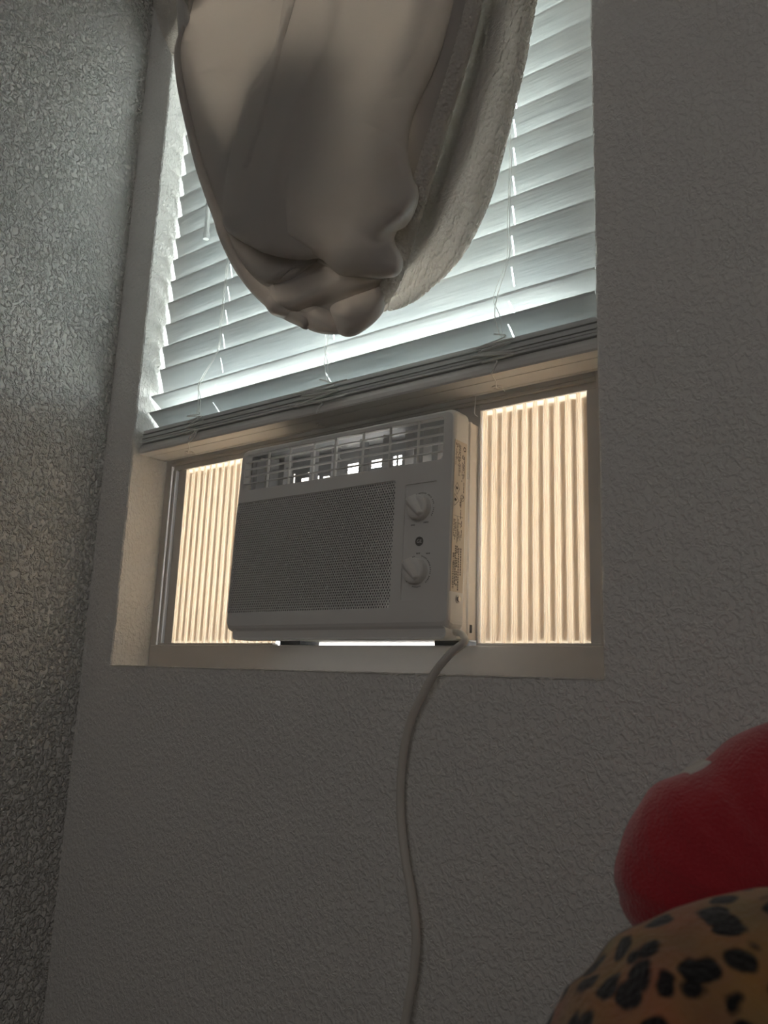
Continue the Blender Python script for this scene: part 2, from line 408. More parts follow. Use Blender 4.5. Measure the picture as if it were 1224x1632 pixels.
# cords
def string(pts, r=0.0007, n=5, sub=5, name='lift_cord', parent=blind):
    bm = bmesh.new(); tube(bm, catmull(pts, sub), r, n); return bpart(name, bm, 'cord', parent, smooth=True)
rr_ = random.Random(9)
for x, zb, drop in ((0.765, 0.4370, 0.752), (0.178, 0.437, 0.152), (0.442, 0.437, 0.45)):
    fr = [(x, 0.0085 + 0.006 * 0, 0.4330)]
    # front ladder string: hugs the room edges of the slats
    pts = [(drop + 0.012, 0.0125, 0.436), (drop, 0.0190, 0.472), (drop + 0.004, 0.0195, 0.503)]
    for yr, zr, a in slats[2:]: pts.append((x + rr_.uniform(-.0012, .0012), yr - 0.0022, zr))
    string(pts, 0.00075, 5, 3, 'ladder_cord')
    pts = [(drop + 0.016, 0.0115, 0.434), (drop + 0.008, 0.0175, 0.470), (drop - 0.002, 0.0185, 0.500)]
    for yr, zr, a in slats[2:]: pts.append((x - 0.003 + rr_.uniform(-.001, .001), yr - 0.0026, zr - 0.002))
    string(pts, 0.0006, 5, 3, 'lift_cord')
def tangle(cx, hw, z0, z1, zend, xend, seed):
    q = random.Random(seed); pts = [(cx, 0.0085, 0.440)]
    for k in range(14):
        t = k / 13
        side = -1 if k % 2 else 1
        pts.append((cx + side * hw * q.uniform(0.35, 1.0), q.uniform(0.0010, 0.0085), z1 + (z0 - z1) * t + q.uniform(-0.006, 0.006)))
    pts += [(cx + 0.004, 0.0075, 0.402), (cx + 0.001, 0.0085, 0.394), (xend, 0.0095, 0.3866)]
    return string(pts, 0.0013, 6, 6, 'tangled_cord')
tangle(0.757, 0.036, 0.405, 0.432, 0.3866, 0.752, 3)
tangle(0.452, 0.060, 0.404, 0.428, 0.3866, 0.448, 8)
tangle(0.163, 0.024, 0.396, 0.432, 0.3866, 0.147, 21)
for x0, xb, yb in ((0.752, 0.7343, 0.058), (0.147, 0.0985, 0.052)):
    string([(x0, 0.0095, 0.3866), ((x0 + xb) / 2 + .002, (yb + .01) / 2, 0.3862), (xb + 0.001, yb - 0.003, 0.3852), (xb + .004, yb + 0.008, 0.3858), (xb + 0.002, yb + 0.017, 0.3862)], 0.0006, 5, 5, 'lift_cord')
string([(0.692, 0.0725, 0.3872), (0.6905, 0.0735, 0.375), (0.6895, 0.074, 0.3620), (0.694, 0.075, 0.357)], 0.0006, 5, 5, 'lift_cord')
bm = bmesh.new()
tube(bm, [(0.1362, 0.012, 1.27), (0.1362, 0.013, 1.00), (0.1392, 0.015, 0.800), (0.1397, 0.015, 0.7905), (0.1399, 0.015, 0.7835)], [0.0046, 0.0046, 0.0046, 0.0062, 0.0058], 8)
bpart('tilt_wand', bm, 'wand')

# ------------------------------------------------------------------ air conditioner
AC = thing('air_conditioner', 'white window air conditioner with two round dials and a perforated front grille', 'air conditioner', (0.505, 0.08, 0.0405))
LEAN = 0.030
def lean(o):
    for v in o.data.vertices: v.co.y += -0.004 - (0.345 - v.co.z) * LEAN
def apart(name, bm, m, parent=AC, lean_=True, **k):
    o = obj(name, bm, m, parent, **k)
    if lean_: lean(o)
    if parent is AC: o.matrix_parent_inverse = Matrix.Translation((-0.505, -0.08, -0.0405))
    return o
BX0, BX1, BZ0, BZ1 = 0.2995, 0.7065, 0.0545, 0.3465
def lp(x0, x1, z0, z1, r, y, n=5): return [(x, y, zz) for x, zz in rrect(x0, x1, z0, z1, r, n)]
VO = (0.3125, 0.6900, 0.2765, 0.3355); GO = (0.3035, 0.6150, 0.0835, 0.2570); PO = (0.6318, 0.6825, 0.0930, 0.2484)
bm = bmesh.new()
i = 0.006
f0 = lp(BX0 + i, BX1 - 0.002, BZ0 + 0.010, BZ1 - i, 0.010, 0.0)
vl = face_with_holes(bm, [f0, lp(*VO, 0.006, 0.0), lp(*GO, 0.003, 0.0), lp(*PO, 0.002, 0.0)])
prev = vl[0]
for ins_l, ins_r, ins_b, ins_t, y in ((0.0035, 0.0008, 0.0055, 0.0035, 0.0020), (0.0012, 0.0, 0.0020, 0.0012, 0.006), (0.0, 0.0, 0.0, 0.0, 0.0125), (0.0, 0.0, 0.0, 0.0, 0.0345), (0.005, 0.005, 0.005, 0.005, 0.0345)):
    nx = [bm.verts.new(p) for p in lp(BX0 + ins_l, BX1 - ins_r, BZ0 + ins_b, BZ1 - ins_t, 0.012, y)]
    bridge(bm, prev, nx); prev = nx
for hole, dep, l0 in ((vl[1], 0.012, VO), (vl[2], 0.003, GO), (vl[3], 0.0035, PO)):
    nx = [bm.verts.new((v.co.x, dep, v.co.z)) for v in hole]; bridge(bm, hole, nx)
bezel = apart('front_bezel', bm, 'ac')
bv = bezel.modifiers.new('soft', 'BEVEL'); bv.width = 0.0012; bv.segments = 2; bv.limit_method = 'ANGLE'; bv.angle_limit = math.radians(50)
# lower lip under the bezel
bm = bmesh.new()
prev = None
for y, i0, zt in ((0.004, 0.010, 0.0548), (0.0015, 0.006, 0.0548), (0.0015, 0.005, 0.0548)): pass
A_ = [(x, zz) for x, zz in rrect(0.3185, 0.7030, 0.0432, 0.0600, 0.008, 6)]
for y, sc in ((0.0035, 0.003), (0.002, 0.0), (0.030, 0.0)):
    ring = [bm.verts.new((x + (sc if x < 0.5 else -sc), y + 0.0025 * (1 if sc else 0), zz + (sc if zz < 0.05 else 0))) for x, zz in A_]
    if prev is None: bm.faces.new(ring)
    else: bridge(bm, prev, ring)
    prev = ring
bm.faces.new(prev[::-1])
apart('base_lip', bm, 'ac', smooth=False)
# perforated grille with real holes
def grille(x0, x1, z0, z1, px=0.00425, pz=0.00368, r=0.00162, th=0.0018, y=0.0022):
    nx_ = int((x1 - x0) / px); nz = int((z1 - z0) / pz); V = []; F = []
    ox = (x1 - x0 - nx_ * px) / 2; oz = (z1 - z0 - nz * pz) / 2
    for j in range(nz):
        off = (px / 2 if j % 2 else 0)
        for ii in range(nx_ - (1 if j % 2 else 0)):
            cx = x0 + ox + px * (ii + 0.5) + off; cz = z0 + oz + pz * (j + 0.5); b = len(V)
            for k in range(8):
                a = 2 * PI * (k + 0.5) / 8
                qx, qz = math.cos(a), math.sin(a); s = 1 / max(abs(qx), abs(qz))
                V.append((cx + qx * s * px / 2, y, cz + qz * s * pz / 2)); V.append((cx + qx * r, y, cz + qz * r * 1.08)); V.append((cx + qx * r, y + th, cz + qz * r * 1.08))
            for k in range(8):
                k2 = (k + 1) % 8
                F.append((b + 3 * k, b + 3 * k2, b + 3 * k2 + 1, b + 3 * k + 1)); F.append((b + 3 * k + 1, b + 3 * k2 + 1, b + 3 * k2 + 2, b + 3 * k + 2))
            # square corners
            for sx, sz in ((1, 1), (-1, 1), (-1, -1), (1, -1)):
                a = len(V); V.append((cx + sx * px / 2, y, cz + sz * pz / 2))
                k = {(1, 1): 0, (-1, 1): 2, (-1, -1): 4, (1, -1): 6}[(sx, sz)]
                F.append((b + 3 * k, a, b + 3 * (k + 1)))
        if j % 2:
            for xa, xb in ((x0 + ox, x0 + ox + px / 2), (x0 + ox + nx_ * px - px / 2, x0 + ox + nx_ * px)):
                b = len(V); zz0 = z0 + oz + pz * j
                V += [(xa, y, zz0), (xb, y, zz0), (xb, y, zz0 + pz), (xa, y, zz0 + pz)]; F.append((b, b + 1, b + 2, b + 3))
    # border
    xs = (x0 - 0.001, x0 + ox, x0 + ox + nx_ * px, x1 + 0.001); zs = (z0 - 0.001, z0 + oz, z0 + oz + nz * pz, z1 + 0.001)
    for a in range(3):
        for c in range(3):
            if a == 1 and c == 1: continue
            b = len(V); V += [(xs[a], y, zs[c]), (xs[a + 1], y, zs[c]), (xs[a + 1], y, zs[c + 1]), (xs[a], y, zs[c + 1])]; F.append((b, b + 1, b + 2, b + 3))
    return V, F
V, F = grille(*GO)
g = pyobj('intake_grille', V, F, 'ac', AC, smooth=False); lean(g); g.matrix_parent_inverse = Matrix.Translation((-0.505, -0.08, -0.0405))
apart('air_filter', nb(GO[0] - 0.0035, GO[1] + 0.0155, 0.0105, 0.0135, GO[2] - 0.020, GO[3] + 0.006), 'ac_dark')['label'] = 'dark filter behind the perforated grille'
# control panel
bm = bmesh.new(); box(bm, PO[0] - 0.001, PO[1] + 0.001, 0.0032, 0.006, PO[2] - 0.001, PO[3] + 0.001)
panel = apart('control_panel', bm, 'ac')
for kz, kx, ang in ((0.2143, 0.6565, 52), (0.1305, 0.6550, 52)):
    n = 40; bm = bmesh.new(); prev = None; R = 0.0165
    for rr, y in ((R, 0.0034), (R, -0.0075), (R - 0.0015, -0.0098), (R - 0.005, -0.0108)):
        ring = [bm.verts.new((kx + rr * math.cos(2 * PI * k / n), y, kz + rr * math.sin(2 * PI * k / n))) for k in range(n)]
        if prev: bridge(bm, prev, ring)
        prev = ring
    bm.faces.new(prev)
    kn = apart('dial_knob', bm, 'knob', smooth=False)
    kn.modifiers.new('soft', 'BEVEL').width = 0.0006
    # raised wedge-shaped grip across the knob
    bm = bmesh.new(); a = math.radians(-ang)
    ax, az = math.cos(a), math.sin(a); qx, qz = -az, ax
    pr = [(-0.0158, 0.0095, -0.0085), (0.0158, 0.0060, -0.0085)]
    bot = []; top = []
    for t, w in ((-0.0150, 0.0100), (0.0, 0.0080), (0.0150, 0.0050)):
        for s in (-1, 1):
            bot.append(bm.verts.new((kx + ax * t + qx * s * w, -0.0090, kz + az * t + qz * s * w)))
            top.append(bm.verts.new((kx + ax * t * 0.92 + qx * s * w * 0.30, -0.0185 + (0.002 if t > 0.01 else 0), kz + az * t * 0.92 + qz * s * w * 0.30)))
    for k in (0, 2):
        bm.faces.new((top[k], top[k + 1], top[k + 3], top[k + 2]))
        bm.faces.new((bot[k], bot[k + 2], top[k + 2], top[k])); bm.faces.new((bot[k + 1], top[k + 1], top[k + 3], bot[k + 3]))
    bm.faces.new((bot[0], top[0], top[1], bot[1])); bm.faces.new((bot[4], bot[5], top[5], top[4]))
    gp = obj('dial_grip', bm, 'knob', kn); lean(gp); gp.modifiers.new('soft', 'BEVEL').width = 0.0012
def flatbar(bm, x, z, w, h, rot=0.0, y=0.0030):
    c, s = math.cos(rot), math.sin(rot)
    P = [(x + c * a - s * b, y, z + s * a + c * b) for a, b in ((-w / 2, -h / 2), (w / 2, -h / 2), (w / 2, h / 2), (-w / 2, h / 2))]
    A = [bm.verts.new(p) for p in P]; B = [bm.verts.new((p[0], p[1] + 0.0004, p[2])) for p in P]
    bm.faces.new(A); bm.faces.new(B[::-1]); bridge(bm, A, B)
bm = bmesh.new(); q = random.Random(5)
for kz, kx, arcs in ((0.2143, 0.6565, ((125, 112), (100, 70), (58, 40), (28, 14), (-5, -32))), (0.1305, 0.6550, ((118, 106), (72, 48), (40, 18), (10, -10), (-22, -46), (-75, -108), (-142, -160), (-168, -184)))):
    for a0, a1 in arcs:
        n = max(2, int(abs(a1 - a0) / 5.5))
        for k in range(n + 1):
            a = math.radians(a0 + (a1 - a0) * k / n); flatbar(bm, kx + 0.0205 * math.cos(a), kz + 0.0205 * math.sin(a), 0.0009 + q.uniform(0, .0004), 0.0016, a - PI / 2)
for x, z, n in ((0.6455, 0.1925, 4), (0.6665, 0.1945, 5), (0.6560, 0.1540, 4), (0.6715, 0.1530, 4)):
    for k in range(n): flatbar(bm, x + (k - n / 2) * 0.0016, z, 0.0009, 0.0018)
dm = apart('dial_markings', bm, 'print_soft', recalc=True); dm['kind'] = 'stuff'
# round badge with a looped monogram
bm = bmesh.new(); n = 28
def ring_flat(bm, cx, cz, ro, ri, y0, y1, n=28):
    rings = [[bm.verts.new((cx + rr * math.cos(2 * PI * k / n), y, cz + rr * math.sin(2 * PI * k / n))) for k in range(n)] for rr, y in ((ri, y1), (ri, y0), (ro, y0), (ro, y1))]
    for A, B in zip(rings, rings[1:] + rings[:1]): bridge(bm, A, B)
ring_flat(bm, 0.6565, 0.1698, 0.0062, 0.0050, 0.0024, 0.0034)
bm.faces.new([bm.verts.new((0.6565 + 0.0050 * math.cos(2 * PI * k / n), 0.0031, 0.1698 + 0.0050 * math.sin(2 * PI * k / n))) for k in range(n)][::-1])
badge = apart('round_badge', bm, 'print_soft', recalc=True); badge['label'] = 'small dark round badge with a script monogram'
def text(name, body, size, loc, rot, m, parent, extrude=0.0001):
    cu = bpy.data.curves.new(name, 'FONT'); cu.body = body; cu.size = size; cu.extrude = extrude
    cu.align_x = 'CENTER'; cu.align_y = 'CENTER'; cu.resolution_u = 2
    o = bpy.data.objects.new(name, cu); C.objects.link(o)
    bpy.context.view_layer.update()
    me = bpy.data.meshes.new_from_object(o.evaluated_get(bpy.context.evaluated_depsgraph_get()))
    bpy.data.objects.remove(o)
    me.transform(Matrix.Translation(loc) @ rot)
    return link(name, me, m, parent)
ROTF = Matrix.Rotation(PI / 2, 4, 'X')
tx = text('monogram', 'GE', 0.0066, (0.6565, 0.0026, 0.1698), ROTF @ Matrix.Shear('XZ', 4, (0.0, 0.0)), 'ac', badge); lean(tx)
# upper vent: frame bars, vanes and cavity
for x, w in ((0.3629, .0013), (0.4091, .0013), (0.4583, .0013), (0.5010, .0036), (0.5518, .0013), (0.5999, .0013), (0.6476, .0013)):
    bm = bmesh.new(); box(bm, x - w / 2, x + w / 2, 0.0012, 0.0055, VO[2] - .001, VO[3] + .001); apart('vent_divider', bm, 'ac')
for z_ in (0.3237, 0.3120, 0.3000, 0.2880):
    bm = bmesh.new(); box(bm, VO[0] - .001, VO[1] + .001, 0.0006, 0.0060, z_ - 0.0007, z_ + 0.0007); apart('vent_louvre', bm, 'ac')
bm = bmesh.new(); q = random.Random(2)
for x in (0.330, 0.360, 0.390, 0.445, 0.487, 0.541, 0.583, 0.622, 0.652, 0.676):
    if True:
        b0 = [bm.verts.new(p) for p in ((x - .0006 - .004, 0.014, VO[2] + .002), (x + .0006 - .004, 0.014, VO[2] + .002), (x + .0006 + .002, 0.026, VO[2] + .002), (x - .0006 + .002, 0.026, VO[2] + .002))]
        b1 = [bm.verts.new((v.co.x, v.co.y, VO[3] - .004)) for v in b0]
        bm.faces.new(b0[::-1]); bm.faces.new(b1); bridge(bm, b0, b1)
for z_ in (0.3080, 0.3280): box(bm, 0.316, 0.497, 0.017, 0.021, z_ - .001, z_ + .001); box(bm, 0.505, 0.687, 0.017, 0.021, z_ - .001, z_ + .001)
apart('vent_vane', bm, 'ac_mid')
bm = bmesh.new()
holes = [(0.4728, 0.4965, 0.2975, 0.3144), (0.5190, 0.5465, 0.3020, 0.3140), (0.5600, 0.5655, 0.3000, 0.3148), (0.5690, 0.5755, 0.3000, 0.3148), (0.3765, 0.3960, 0.2985, 0.3040), (0.4231, 0.4425, 0.2960, 0.3010), (0.3588, 0.3614, 0.2975, 0.3136), (0.4120, 0.4142, 0.2950, 0.3040), (0.3905, 0.3975, 0.3080, 0.3125)]
Y0 = 0.060
face_with_holes(bm, [[(0.310, Y0, 0.262), (0.692, Y0, 0.262), (0.692, Y0, 0.342), (0.310, Y0, 0.342)]] + [[(a, Y0, c), (b, Y0, c), (b, Y0, d), (a, Y0, d)] for a, b, c, d in holes])
apart('vent_back', bm, 'ac_mid', lean_=False)
bm = bmesh.new()
box(bm, 0.311, 0.691, 0.0135, 0.060, 0.262, 0.2640); box(bm, 0.311, 0.691, 0.0135, 0.060, 0.3385, 0.3405)
box(bm, 0.309, 0.311, 0.0135, 0.060, 0.262, 0.3405); box(bm, 0.6905, 0.6925, 0.0135, 0.060, 0.262, 0.3405)
apart('vent_duct', bm, 'ac_mid', lean_=False)
# steel case outside the bezel: two sides, bottom, short top, open louvred rear
bm = bmesh.new()
CX0, CX1, CZ0, CZ1, CYE = 0.314, 0.692, 0.0470, 0.3440, 0.34
side = [(CX1 - 0.004, 0.024), (CX1, 0.024), (CX1, 0.040), (CX1 + 0.0018, 0.0415), (CX1 + 0.0018, 0.0455), (CX1, 0.047), (CX1, 0.055), (CX1 + 0.0018, 0.0565), (CX1 + 0.0018, 0.0605), (CX1, 0.062), (CX1, CYE), (CX1 - 0.004, CYE)]
A = [bm.verts.new((x, y, CZ0)) for x, y in side]; B = [bm.verts.new((x, y, CZ1)) for x, y in side]
bridge(bm, A, B); bm.faces.new(A[::-1]); bm.faces.new(B)
box(bm, CX0, CX0 + 0.004, 0.024, CYE, CZ0, CZ1); box(bm, CX0 + .004, CX1 - 0.004, 0.024, CYE, CZ0, CZ0 + 0.004)
box(bm, CX0 + .004, CX1 - 0.004, 0.024, 0.15, CZ1 - 0.004, CZ1)
for k in range(9): box(bm, CX0 + .004, CX1 - .004, 0.165 + k * 0.02, 0.169 + k * 0.02, CZ1 - 0.004, CZ1)
case = apart('steel_case', bm, 'ac_metal', lean_=False)
for x in (0.352, 0.648):
    apart('foot', nb(x - 0.022, x + 0.022, 0.080, 0.125, 0.0405, 0.0472), 'ac_dark', lean_=False)
bm = bmesh.new(); box(bm, CX1 - 0.0005, CX1 + 0.0026, 0.0605, 0.0660, 0.0560, 0.0665, bev=.0006); apart('case_clip', bm, 'ac_dark', lean_=False)
# side screw with washer
bm = bmesh.new()
for r0, x0, x1 in ((0.0052, BX1 - .001, BX1 + 0.0008), (0.0034, BX1, BX1 + 0.0030)):
    n = 18; a = [bm.verts.new((x0, 0.0215 + r0 * math.cos(2 * PI * k / n), 0.0945 + r0 * math.sin(2 * PI * k / n))) for k in range(n)]
    b = [bm.verts.new((x1, v.co.y, v.co.z)) for v in a]; bridge(bm, a, b); bm.faces.new(b)
apart('side_screw', bm, 'screw', lean_=True)
# rating label with its print (lines too small to read), warning signs and barcode
LX = BX1 + 0.0004
lab = apart('rating_label', nb(BX1 - 0.0005, LX, 0.0030, 0.0320, 0.1030, 0.3020), 'label')
lab['label'] = 'pale printed rating label on the side of the bezel'
bm = bmesh.new(); q = random.Random(12)
def sbar(y0, y1, z0, z1):
    box(bm, LX - 0.0001, LX + 0.00015, min(y0, y1), max(y0, y1), min(z0, z1), max(z0, z1))
def vline(y, z0, z1, w=0.0011, gap=0.25, seg=(0.0014, 0.005)):
    z = z0
    while z > z1:
        l = q.uniform(*seg)
        if q.random() > gap: sbar(y - w / 2, y + w / 2, z, max(z - l, z1))
        z -= l + 0.0008
for y, a, b_ in ((0.0058, .298, .268), (0.0085, .297, .276), (0.0118, .298, .268), (0.0142, .297, .254), (0.0165, .296, .255), (0.0215, .284, .248), (0.0242, .285, .252), (0.0266, .283, .254), (0.0268, .248, .226)):
    vline(y, a, b_, 0.0010)
for y, a, b_ in ((0.0060, .196, .170), (0.0085, .196, .165), (0.0108, .196, .172), (0.0160, .197, .168), (0.0185, .196, .172), (0.0215, .210, .170), (0.0242, .196, .172)):
    vline(y, a, b_, 0.0010, 0.3)
for y, a, b_ in ((0.0120, .162, .112), (0.0155, .162, .110), (0.0195, .160, .105), (0.0245, .160, .122)):
    vline(y, a, b_, 0.0021, 0.12, (0.0016, 0.0034))
z = 0.152
while z > 0.107:
    l = q.choice((0.0004, 0.0008, 0.0012)); sbar(0.0058, 0.0098, z, z - l); z -= l + q.choice((0.0005, 0.0009))
for y, a, b_ in ((0.0190, .226, .214), (0.0212, .226, .212)): vline(y, a, b_, 0.0012, 0.2)
sbar(0.0135, 0.0140, .200, .165); sbar(0.0045, 0.0275, 0.2005, 0.2008)
pr = obj('label_print', bm, 'print', lab); pr['kind'] = 'stuff'; lean(pr)
def outline(bm, pts, w=0.0006):
    for k in range(len(pts)):
        (y0, z0), (y1, z1) = pts[k], pts[(k + 1) % len(pts)]
        d = Vector((0, y1 - y0, z1 - z0)); d.normalize(); nrm = Vector((0, -d.z, d.y)) * w / 2
        a = Vector((LX + .0002, y0, z0)) - d * w / 2; b = Vector((LX + .0002, y1, z1)) + d * w / 2
        bm.faces.new([bm.verts.new(p) for p in (a - nrm, b - nrm, b + nrm, a + nrm)])
for pts_, fl_, nm in (([(0.0108, 0.2450), (0.0165, 0.2370), (0.0108, 0.2290), (0.0050, 0.2370)], (0.0108, 0.2370), 'diamond_sign'),
                      ([(0.0052, 0.2290), (0.0160, 0.2215), (0.0052, 0.2130)], (0.0085, 0.2212), 'triangle_sign'),
                      ([(0.0240 + 0.0042 * math.cos(2 * PI * k / 20), 0.2265 + 0.0042 * math.sin(2 * PI * k / 20)) for k in range(20)], None, 'listing_mark'),
                      ([(0.0262 + 0.0026 * math.cos(2 * PI * k / 16), 0.2930 + 0.0026 * math.sin(2 * PI * k / 16)) for k in range(16)], None, 'maker_mark')):
    bm = bmesh.new(); outline(bm, pts_, 0.0012 if nm == 'maker_mark' else 0.0006)
    if fl_:
        fl = [(0.0, -0.0030), (0.0022, -0.0022), (0.0026, 0.0), (0.0010, 0.0006), (0.0016, 0.0026), (-0.0008, 0.0014), (-0.0016, -0.0002), (-0.0012, -0.0020)]
        bm.faces.new([bm.verts.new((LX + .0002, fl_[0] + b, fl_[1] + a)) for a, b in fl])
    sg = obj(nm, bm, 'print', lab); lean(sg)
ROTS = Matrix.Rotation(PI / 2, 4, 'Z') @ Matrix.Rotation(PI / 2, 4, 'X')
tx = text('label_mark', 'UL', 0.0044, (LX + 0.0002, 0.0240, 0.2265), ROTS @ Matrix.Rotation(-PI / 2, 4, 'Z'), 'print', lab, 0.00005); lean(tx)

# accordion side panels
def side_panel(x0, x1, fx0, fx1, label, clear_left):
    """pleats between x0..x1, frame fx0..fx1"""
    yb, yf, zb, zt = 0.0875, 0.0825, 0.0436, 0.3655
    P = AC
    fr = bmesh.new()
    box(fr, fx0, fx1, 0.0800, 0.0930, 0.0406, 0.0436, bev=0.0006); box(fr, fx0, fx1, 0.0815, 0.0930, 0.3672, 0.3764, bev=0.0006)
    if clear_left:
        box(fr, fx0, fx0 + 0.0095, 0.0800, 0.0930, 0.0436, 0.3672, bev=0.0008); box(fr, fx0 + 0.0125, x0 - 0.0005, 0.0845, 0.0930, 0.0436, 0.3672, bev=0.0008)
        box(fr, fx0 + 0.0020, fx0 + 0.0045, 0.0785, 0.0805, 0.0436, 0.3672)
    else:
        box(fr, fx0, x0 - 0.0005, 0.0790, 0.0930, 0.0436, 0.3672, bev=0.0008); box(fr, x1 + 0.0005, fx1, 0.0815, 0.0930, 0.0436, 0.3672, bev=0.0008)
    frame = apart('side_panel', fr, 'track', lean_=False); frame['label'] = label
    if clear_left:
        bm = bmesh.new(); box(bm, fx0 + 0.0095, fx0 + 0.0125, 0.0795, 0.0930, 0.0436, 0.3672, bev=.0005); obj('clear_lip', bm, 'track_clear', frame)
    per = 0.0158; n = max(1, round((x1 - x0) / per)); per = (x1 - x0) / n
    pts = []; back = []
    for k in range(n):
        a = x0 + per * k
        pts += [(a, 0.0865), (a + per * 0.02, 0.0842), (a + per * 0.14, 0.0836), (a + per * 0.18, 0.0862), (a + per * 0.22, 0.0836), (a + per * 0.35, 0.0840), (a + per * 0.38, 0.0865), (a + per * 0.98, 0.0868)]
        back.append((a + per * 0.37, a + per * 1.01)); back.append((a + per * 0.16, a + per * 0.20))
    pts.append((x1, 0.0865))
    bm = bmesh.new()
    A = [bm.verts.new((x, y, zb)) for x, y in pts]; B = [bm.verts.new((x, y, 0.3670)) for x, y in pts]
    for k in range(len(pts) - 1): bm.faces.new((A[k], A[k + 1], B[k + 1], B[k]))
    sh = obj('pleated_sheet', bm, 'pleat', frame, recalc=False)
    sh.modifiers.new('thickness', 'SOLIDIFY').thickness = 0.0004
    bm = bmesh.new()
    for a, b in back: box(bm, a, b, 0.0895, 0.0899, zb + 0.003, 0.3610)
    obj('pleat_backing', bm, 'pleat_back', frame)
side_panel(0.0545, 0.314, 0.0195, 0.314, 'cream pleated side panel left of the air conditioner', True)
side_panel(0.6965, 0.8515, 0.6925, 0.8665, 'cream pleated side panel right of the air conditioner', False)
apart('top_mounting_rail', nb(0.3145, 0.6920, 0.0815, 0.0930, 0.3405, 0.3764, bev=0.0006), 'track', lean_=False)
# power cord
pts = [(0.700, 0.012, 0.0530), (0.7190, 0.000, 0.0505)] + [(x, y, z) for x, y, z in ((0.7311, -0.0130, 0.0400), (0.7150, -0.0170, 0.0262), (0.6950, -0.0180, 0.0050), (0.6735, -0.0170, -0.0270), (0.6563, -0.0150, -0.0577), (0.6462, -0.0140, -0.0955), (0.6425, -0.0130, -0.1400), (0.6450, -0.0130, -0.1765), (0.6535, -0.0140, -0.2175), (0.6650, -0.0150, -0.2570), (0.6730, -0.0160, -0.2960), (0.6720, -0.0170, -0.3362), (0.6660, -0.0200, -0.3770), (0.6610, -0.0200, -0.4200), (0.6620, -0.018, -0.52), (0.668, -0.016, -0.66), (0.666, -0.02, -0.83), (0.66, -0.05, -0.906), (0.60, -0.14, -0.913), (0.48, -0.18, -0.9135))]
bm = bmesh.new(); sp = catmull(pts, 8); tube(bm, sp, [(0.0052, 0.0042)] * len(sp), 12)
apart('power_cord', bm, 'power', lean_=False, smooth=True)

# ------------------------------------------------------------------ blanket over the window
DV = np.array([0.560, -0.585, -0.587])
YP = -0.050
def resample(P, n):
    P = np.array([tuple(p) for p in catmull([(x, z, 0) for x, z in P], 10)])[:, :2]
    d = np.concatenate([[0], np.cumsum(np.hypot(*np.diff(P, axis=0).T))]); t = np.linspace(0, d[-1], n)
    return np.stack([np.interp(t, d, P[:, 0]), np.interp(t, d, P[:, 1])], 1)
def seg_dist(X, Z, P, closed=False):
    best = np.full(X.shape, 1e9); P = list(P)
    if closed: P = P + [P[0]]
    for (x0, z0), (x1, z1) in zip(P, P[1:]):
        dx, dz = x1 - x0, z1 - z0; L2 = dx * dx + dz * dz + 1e-12
        t = np.clip(((X - x0) * dx + (Z - z0) * dz) / L2, 0, 1)
        best = np.minimum(best, np.hypot(X - x0 - t * dx, Z - z0 - t * dz))
    return best
def inside(X, Z, P):
    r = np.zeros(X.shape, bool); n = len(P)
    for i in range(n):
        x0, z0 = P[i]; x1, z1 = P[(i + 1) % n]
        if z0 == z1: continue
        c = ((z0 > Z) != (z1 > Z)) & (X < (x1 - x0) * (Z - z0) / (z1 - z0) + x0)
        r ^= c
    return r
def sdf(X, Z, P):
    P = [tuple(p) for p in resample(list(P) + [P[0]], 160)[:-1]]
    d = seg_dist(X, Z, P, True); return np.where(inside(X, Z, P), d, -d)
def dome(d, w, H):
    q = np.clip(d / w, 0, 1); return H * np.sqrt(np.clip(1 - (1 - q) ** 2, 0, 1))
def ridge(X, Z, P, r, H):
    P = [tuple(p) for p in resample(P, 50)]
    d = seg_dist(X, Z, P); return H * np.exp(-(d / r) ** 2)
def sstep(a, b, x):
    t = np.clip((x - a) / (b - a), 0, 1); return t * t * (3 - 2 * t)
def coons(Lc, Rc, Bc, n, m):
    Lc = resample(Lc, n); Rc = resample(Rc, n); T = np.stack([np.linspace(Lc[0, k], Rc[0, k], m) for k in (0, 1)], 1)
    B = resample(Bc, m) if Bc is not None else np.stack([np.linspace(Lc[-1, k], Rc[-1, k], m) for k in (0, 1)], 1)
    s = np.linspace(0, 1, m)[None, :, None]; t = np.linspace(0, 1, n)[:, None, None]
    P = (1 - s) * Lc[:, None] + s * Rc[:, None] + (1 - t) * T[None] + t * B[None]
    P -= (1 - s) * (1 - t) * Lc[0] + s * (1 - t) * Rc[0] + (1 - s) * t * B[0] + s * t * B[-1]
    return P[..., 0], P[..., 1], s[..., 0] + 0 * t[..., 0], t[..., 0] + 0 * s[..., 0]
def to_world(X, Z, H, yb):
    """plane point pushed out by H along the direction in which the folds stand out from the window"""
    return np.stack([X + DV[0] * H, yb + DV[1] * H, Z + DV[2] * H], -1)
def grid_mesh(name, P, m, parent, thick=0.006):
    n, k = P.shape[:2]
    idx = np.arange(n * k).reshape(n, k)
    F = np.stack([idx[:-1, :-1], idx[:-1, 1:], idx[1:, 1:], idx[1:, :-1]], -1).reshape(-1, 4)
    me = bpy.data.meshes.new(name); me.from_pydata(P.reshape(-1, 3).tolist(), [], F.tolist()); me.update()
    o = link(name, me, m, parent, True)
    if thick:
        md = o.modifiers.new('thickness', 'SOLIDIFY'); md.thickness = thick; md.offset = -1.0
    return o
